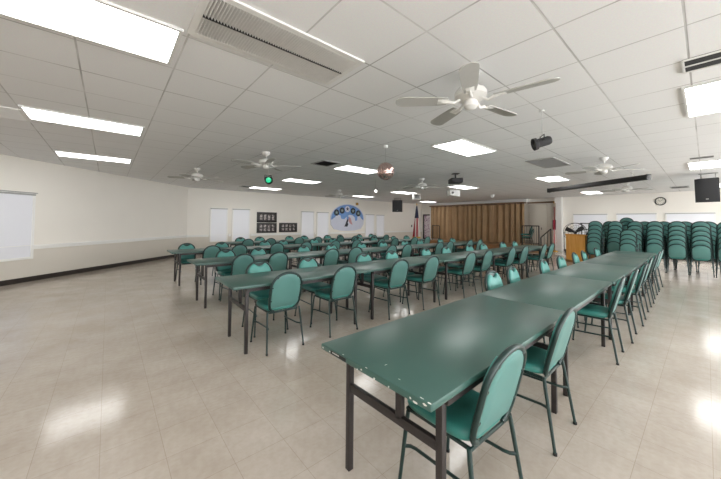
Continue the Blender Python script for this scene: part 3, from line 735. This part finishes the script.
def make_chair(loc=(0,0,0), rz=0, label=''):
    t = thing('banquet_chair', label, 'chair', loc, rz)
    # seat cushion
    out = []
    for i in range(40):
        w = 2*PI*i/40; c_, s_ = math.cos(w), math.sin(w); e = .38
        out.append((.187*math.copysign(abs(c_)**e, c_)*(1 - .06*(s_ < 0)*abs(s_)), .015 + .205*math.copysign(abs(s_)**e, s_)))
    rg = [[Vector((x*s_, .015+(y-.015)*s_, z)) for x, y in out] for s_, z in ((.90, .430), (.97, .436), (1, .450), (1, .464), (.97, .478), (.88, .487), (.6, .492), (.2, .494))]
    MB().rings(rg).build('seat', M['vinyl'], t, smooth=60)
    pd = MB().rings(pad(tomb(.160, .030, .235, .400, notch=.062, arc=40), ((.98, .0015), (1, .010), (.985, .020), (.93, .029), (.7, .034), (.3, .035)))).build('backrest', M['vinyl_pad'], t, smooth=60)
    MB().prism([(-.09, .31), (.09, .31), (.095, .345), (.075, .382), (-.075, .382), (-.095, .345)], bp, .0012, .008).build('hand_grip', M['chair_frame'], pd, smooth=0)
    MB().rings(pad(tomb(.170, .018, .240, .394), ((1, .001), (1, -.006), (.96, -.010), (.5, -.012)))).build('back_panel', M['vinyl_back'], pd, smooth=60)
    # hoop frame
    hp = [(.118, -.024), (.148, -.010), (.168, .015), (.179, .06), (.182, .12), (.182, .240)]
    hp += [(.182*math.cos(PI*i/20), .240 + .165*math.sin(PI*i/20)**.9) for i in range(1, 20)]
    hp += [(-x, h) for x, h in hp[:6][::-1]]
    b = MB().tube([bp(x, h, 0) for x, h in hp], .0145, 8)
    for x, h in ((.169, .10), (-.169, .10), (.169, .25), (-.169, .25), (.12, .355), (-.12, .355)): b.box(bp(x, h, -.008), (.022, .010, .012), ch=.002)
    b.build('back_frame', M['chair_frame'], t, smooth=60)
    b = MB().tube([(-.166, -.185, .420), (-.166, .19, .420), (.166, .19, .420), (.166, -.185, .420)], .011, 8, closed=True)
    b.tube([(-.160, -.10, .416), (.160, -.10, .416)], .009, 6)
    b.build('seat_frame', M['chair_frame'], t)
    for sx in (-1, 1):
        for (y0, z0, y1) in ((.165, .425, .205), (-.19, .44, -.256)):
            b = MB().tube([(sx*.190, y0, z0), (sx*.196, y0+(y1-y0)*.12, z0*.88), (sx*.219, y1, .012)], [.011, .0115, .0095], 8)
            b.tube([(sx*.2187, y1-.0005, .016), (sx*.219, y1, 0)], .0125, 8, mi=1)
            b.build('leg', [M['chair_frame'], M['foot']], t, smooth=60)
        MB().tube([(sx*.200, .181, .24), (sx*.178, .160, .24), (sx*.170, .13, .24), (sx*.170, -.165, .25), (sx*.178, -.195, .25), (sx*.200, -.2185, .25)], .0085, 6).build('stretcher', M['chair_frame'], t, smooth=60)
    return t

# ------------------------------------------------------------------ folding tables
TL, TW, TH = 1.83, .745, .74
def make_table():
    t = thing('folding_table', '', 'table')
    MB().box((TL/2, TW/2, TH-.016), (TL-.006, TW, .032), ch=.006).build('tabletop', M['tabletop'], t)
    for y in (.03, TW-.03): MB().box((TL/2, y, TH-.052), (TL-.30, .022, .040)).build('apron', M['table_leg'], t, smooth=0)
    for x, s_ in ((.165, 1), (TL-.165, -1)):
        for y in (.065, TW-.065): MB().box((x, y, (TH-.034)/2), (.034, .034, TH-.034), ch=.003).build('leg', M['table_leg'], t)
        MB().box((x, TW/2, .47), (.026, TW-.164, .045), ch=.003).build('crossbar', M['table_leg'], t)
        MB().box((x + s_*.002, TW*.40, .59), (.030, .036, .228), ch=.003).build('brace', M['table_leg'], t)
    return t
rows = [  # origin of the open-floor end, yaw, number of tables
    (.944, .688, .012, 5), (1.0, 3.19, -.020, 5), (1.08, 5.28, -.010, 5), (1.06, 7.46, -.004, 5), (2.76, 9.56, 0, 4)]
MUR = ['fifth row from the mural', 'fourth row from the mural', 'third row from the mural', 'second row from the mural', 'row nearest the mural']
proto_t = None
for r_, (x0, y0, yaw, n) in enumerate(rows):
    rn = random.Random(r_)
    for i in range(n):
        lx, ly = i*TL, rn.uniform(-.012, .012) if i else 0
        p_ = Vector((x0 + lx*math.cos(yaw) - ly*math.sin(yaw), y0 + lx*math.sin(yaw) + ly*math.cos(yaw), 0))
        lab = 'dark green folding table, %s from the open floor end, %s' % (ORD[i], MUR[r_])
        if proto_t is None:
            proto_t = make_table(); proto_t.location = p_; proto_t.rotation_euler = (0, 0, yaw); proto_t['group'] = 'dark green folding tables'
            proto_t['label'] = 'dark green folding table with white chips along its worn end edge, closest to the camera'
        else: dup(proto_t, p_, yaw + rn.uniform(-.004, .004), lab)
# wear and a sticker on the end edge of the table closest to the camera
rn = random.Random(5)
def chip(pts, fn, d0, d1):
    o = MB().prism(pts, fn, d0, d1).build('paint_chip', M['chip'], proto_t, smooth=0)
for y, wd, z in ((.03, .022, .727), (.075, .034, .716), (.10, .012, .722), (.22, .012, .716), (.31, .016, .715), (.40, .014, .722), (.43, .010, .712), (.66, .012, .722), (.725, .014, .722)):
    chip([(y + wd/2*math.cos(w)*rn.uniform(.6, 1), z + .006*math.sin(w)*rn.uniform(.5, 1)) for w in [2*PI*j/9 for j in range(9)]], lambda a_, c_, d_: Vector((.003-d_, a_, c_)), -.001, .0006)
for x, y, rx_, ry_ in ((.008, .012, .004, .009), (.012, .05, .003, .012), (.008, .37, .003, .010), (.010, .55, .003, .008), (.10, .33, .010, .002), (.05, .2, .002, .008)):
    chip([(x + rx_*math.cos(w)*rn.uniform(.6, 1), y + ry_*math.sin(w)*rn.uniform(.6, 1)) for w in [2*PI*j/9 for j in range(9)]], lambda a_, c_, d_: Vector((a_, c_, TH+d_)), -.002, .0005)
s_ = MB().box((.0025, .585, TH-.017), (.002, .13, .018)).build('sticker', M['label'], None, smooth=0); s_.parent = proto_t; s_['label'] = 'black sticker on the end edge'
b = MB()
for q in range(7): b.box((.0012, .605 - q*.0085 + .025, TH-.015), (.0008, .005, .006))
b.build('sticker_print', M['chip'], s_, smooth=0)

# ------------------------------------------------------------------ chairs at the tables
front = [[1.43, 2.42, 4.20, 5.00, 5.95, 6.95, 7.75, 8.72, 9.45], [1.54, 2.34, 3.40, 4.18, 5.36, 6.07, 7.20, 7.90, 9.10, 9.73],
         [1.78, 2.43, 3.60, 4.28, 5.40, 5.98, 7.42, 7.97, 9.10, 9.75], [1.82, 2.42, 3.42, 4.26, 5.25, 6.10, 7.22, 7.92, 9.0, 9.80],
         [3.38, 4.15, 5.21, 5.98, 7.02, 7.80, 8.85, 9.60]]
back = [[3.45, 4.05, 5.18, 6.05, 6.95, 7.60, 8.75], [1.62, 2.40, 3.52, 4.26, 5.32, 6.10, 7.05, 7.80, 8.90, 9.72],
        [1.78, 2.45, 3.52, 4.28, 5.30, 6.12, 7.05, 7.80, 8.95, 9.70], [1.50, 2.32, 3.48, 4.08, 5.10, 5.90, 7.0, 7.82, 8.95, 9.72],
        [3.50, 4.20, 5.36, 6.05, 7.12, 7.80, 8.90, 9.75]]
proto_c = None
GRP = 'teal banquet chairs at the tables'
for r_ in range(5):
    x0, y0, yaw, n = rows[r_]
    for side, us in ((0, front[r_]), (1, back[r_])):
        rn = random.Random(100 + r_*2 + side)
        for i, u in enumerate(us):
            off = -(.17 if r_ else .20) if side == 0 else TW + .09
            off = (.15 + rn.uniform(-.015, .015) if r_ else (.185, .185, .15, .13, .12, .14, .14, .15, .15)[i]) if side == 0 else TW - .10 + rn.uniform(-.01, .015)
            lx = u - x0; q_ = math.floor(lx/TL); lx = q_*TL + min(max(lx - q_*TL, .43), 1.41)
            p_ = (x0 + lx*math.cos(yaw) - off*math.sin(yaw), y0 + lx*math.sin(yaw) + off*math.cos(yaw), 0)
            rz = yaw + (0 if side == 0 else PI) + R(rn.uniform(-3.5, 3.5))
            k_ = len(us) - 1 - i
            nth = ORD[k_] if k_ < 12 else 'last'
            if side == 0: lab = 'teal chair facing the mural, %s from stage end, %s' % (nth, MUR[r_])
            else: lab = 'teal chair with back to mural, %s from stage end, %s' % (nth, MUR[r_])
            if proto_c is None:
                proto_c = make_chair(p_, rz, lab); proto_c['group'] = GRP
            else: dup(proto_c, p_, rz, lab, GRP)
dup(proto_c, (16.38, 6.0, ST), R(8), 'lower of the two teal chairs stacked on the stage by the guard rail', 'chairs on the stage')
dup(proto_c, (16.38 - .056*math.sin(R(8)), 6.0 + .056*math.cos(R(8)), ST+.132), R(8), 'upper of the two teal chairs stacked on the stage by the guard rail', 'chairs on the stage')

# ------------------------------------------------------------------ stacked chairs along the window wall
stacks = [  # u, v, count, label
    (12.45, 2.43, 6, 'front stack beside the lectern'), (12.8, 1.965, 6, 'second front stack from the lectern'),
    (12.0, 1.53, 4, 'short stack standing forward of the others'), (12.95, 1.50, 6, 'front stack behind the short stack'),
    (12.85, 1.035, 6, 'first tall front stack after the short one'), (12.85, .57, 6, 'second tall front stack after the short one'),
    (12.85, .105, 6, 'front stack below the loudspeaker'), (12.85, -.372, 6, 'front stack beyond the loudspeaker'),
    (13.9, 2.30, 6, 'rear stack beside the lectern'), (13.9, 1.835, 7, 'tallest rear stack'), (13.95, 1.37, 6, 'rear stack behind the short stack'),
    (13.9, .905, 6, 'first rear stack after the short one'), (13.9, .435, 6, 'second rear stack after the short one'), (13.9, -.037, 6, 'rear stack below the loudspeaker'), (13.9, -.51, 6, 'rear stack beyond the loudspeaker')]
for (u, v, n, nm) in stacks:
    for i in range(n):
        rn = random.Random(int(u*100)+int(v*1000)+i)
        dup(proto_c, (u + .056*i, v + rn.uniform(-.001, .001), .132*i), -PI/2 + R(rn.uniform(-.25, .25)),
            'green chair stacked %s from the floor, %s' % (ORD[i], nm), 'stacked banquet chairs by the windows')

# ------------------------------------------------------------------ camera
F = Vector((.649, .760, .0308)); Dn = Vector((.026, .018, -.9995))
f_px, cy, yaw, pitch, roll = 295.4518, 212.9195, .8638, -.0308, .0082
F0 = Vector((math.cos(yaw), math.sin(yaw), 0)); R0 = Vector((math.sin(yaw), -math.cos(yaw), 0)); kz = Vector((0, 0, 1))
F = math.cos(pitch)*F0 - math.sin(pitch)*kz; D0 = -math.cos(pitch)*kz - math.sin(pitch)*F0
Rt = math.cos(roll)*R0 - math.sin(roll)*D0; Dn = math.sin(roll)*R0 + math.cos(roll)*D0
cd = bpy.data.cameras.new('camera'); cam = bpy.data.objects.new('camera', cd); C.objects.link(cam)
mw = Matrix(((Rt.x, -Dn.x, -F.x, 0), (Rt.y, -Dn.y, -F.y, 0), (Rt.z, -Dn.z, -F.z, 1.4291), (0, 0, 0, 1)))
cam.matrix_world = mw
cd.sensor_fit = 'HORIZONTAL'; cd.sensor_width = 36; cd.lens = f_px/721*36
cd.shift_y = (cy - 239.5)/721; cd.shift_x = 0; cd.clip_start = .02; cd.clip_end = 100
bpy.context.scene.camera = cam

# ------------------------------------------------------------------ world and view
w = bpy.data.worlds.new('world'); bpy.context.scene.world = w; w.use_nodes = True
w.node_tree.nodes['Background'].inputs[0].default_value = (.8, .86, .95, 1); w.node_tree.nodes['Background'].inputs[1].default_value = 1
sc = bpy.context.scene
sc.view_settings.view_transform = 'Standard'; sc.view_settings.look = 'None'; sc.view_settings.gamma = 1
sc.view_settings.use_curve_mapping = False; sc.view_settings.exposure = .14
sc.cycles.max_bounces = 10; sc.cycles.diffuse_bounces = 6; sc.cycles.glossy_bounces = 4
sc.cycles.sample_clamp_indirect = 6; sc.cycles.caustics_reflective = False; sc.cycles.caustics_refractive = False
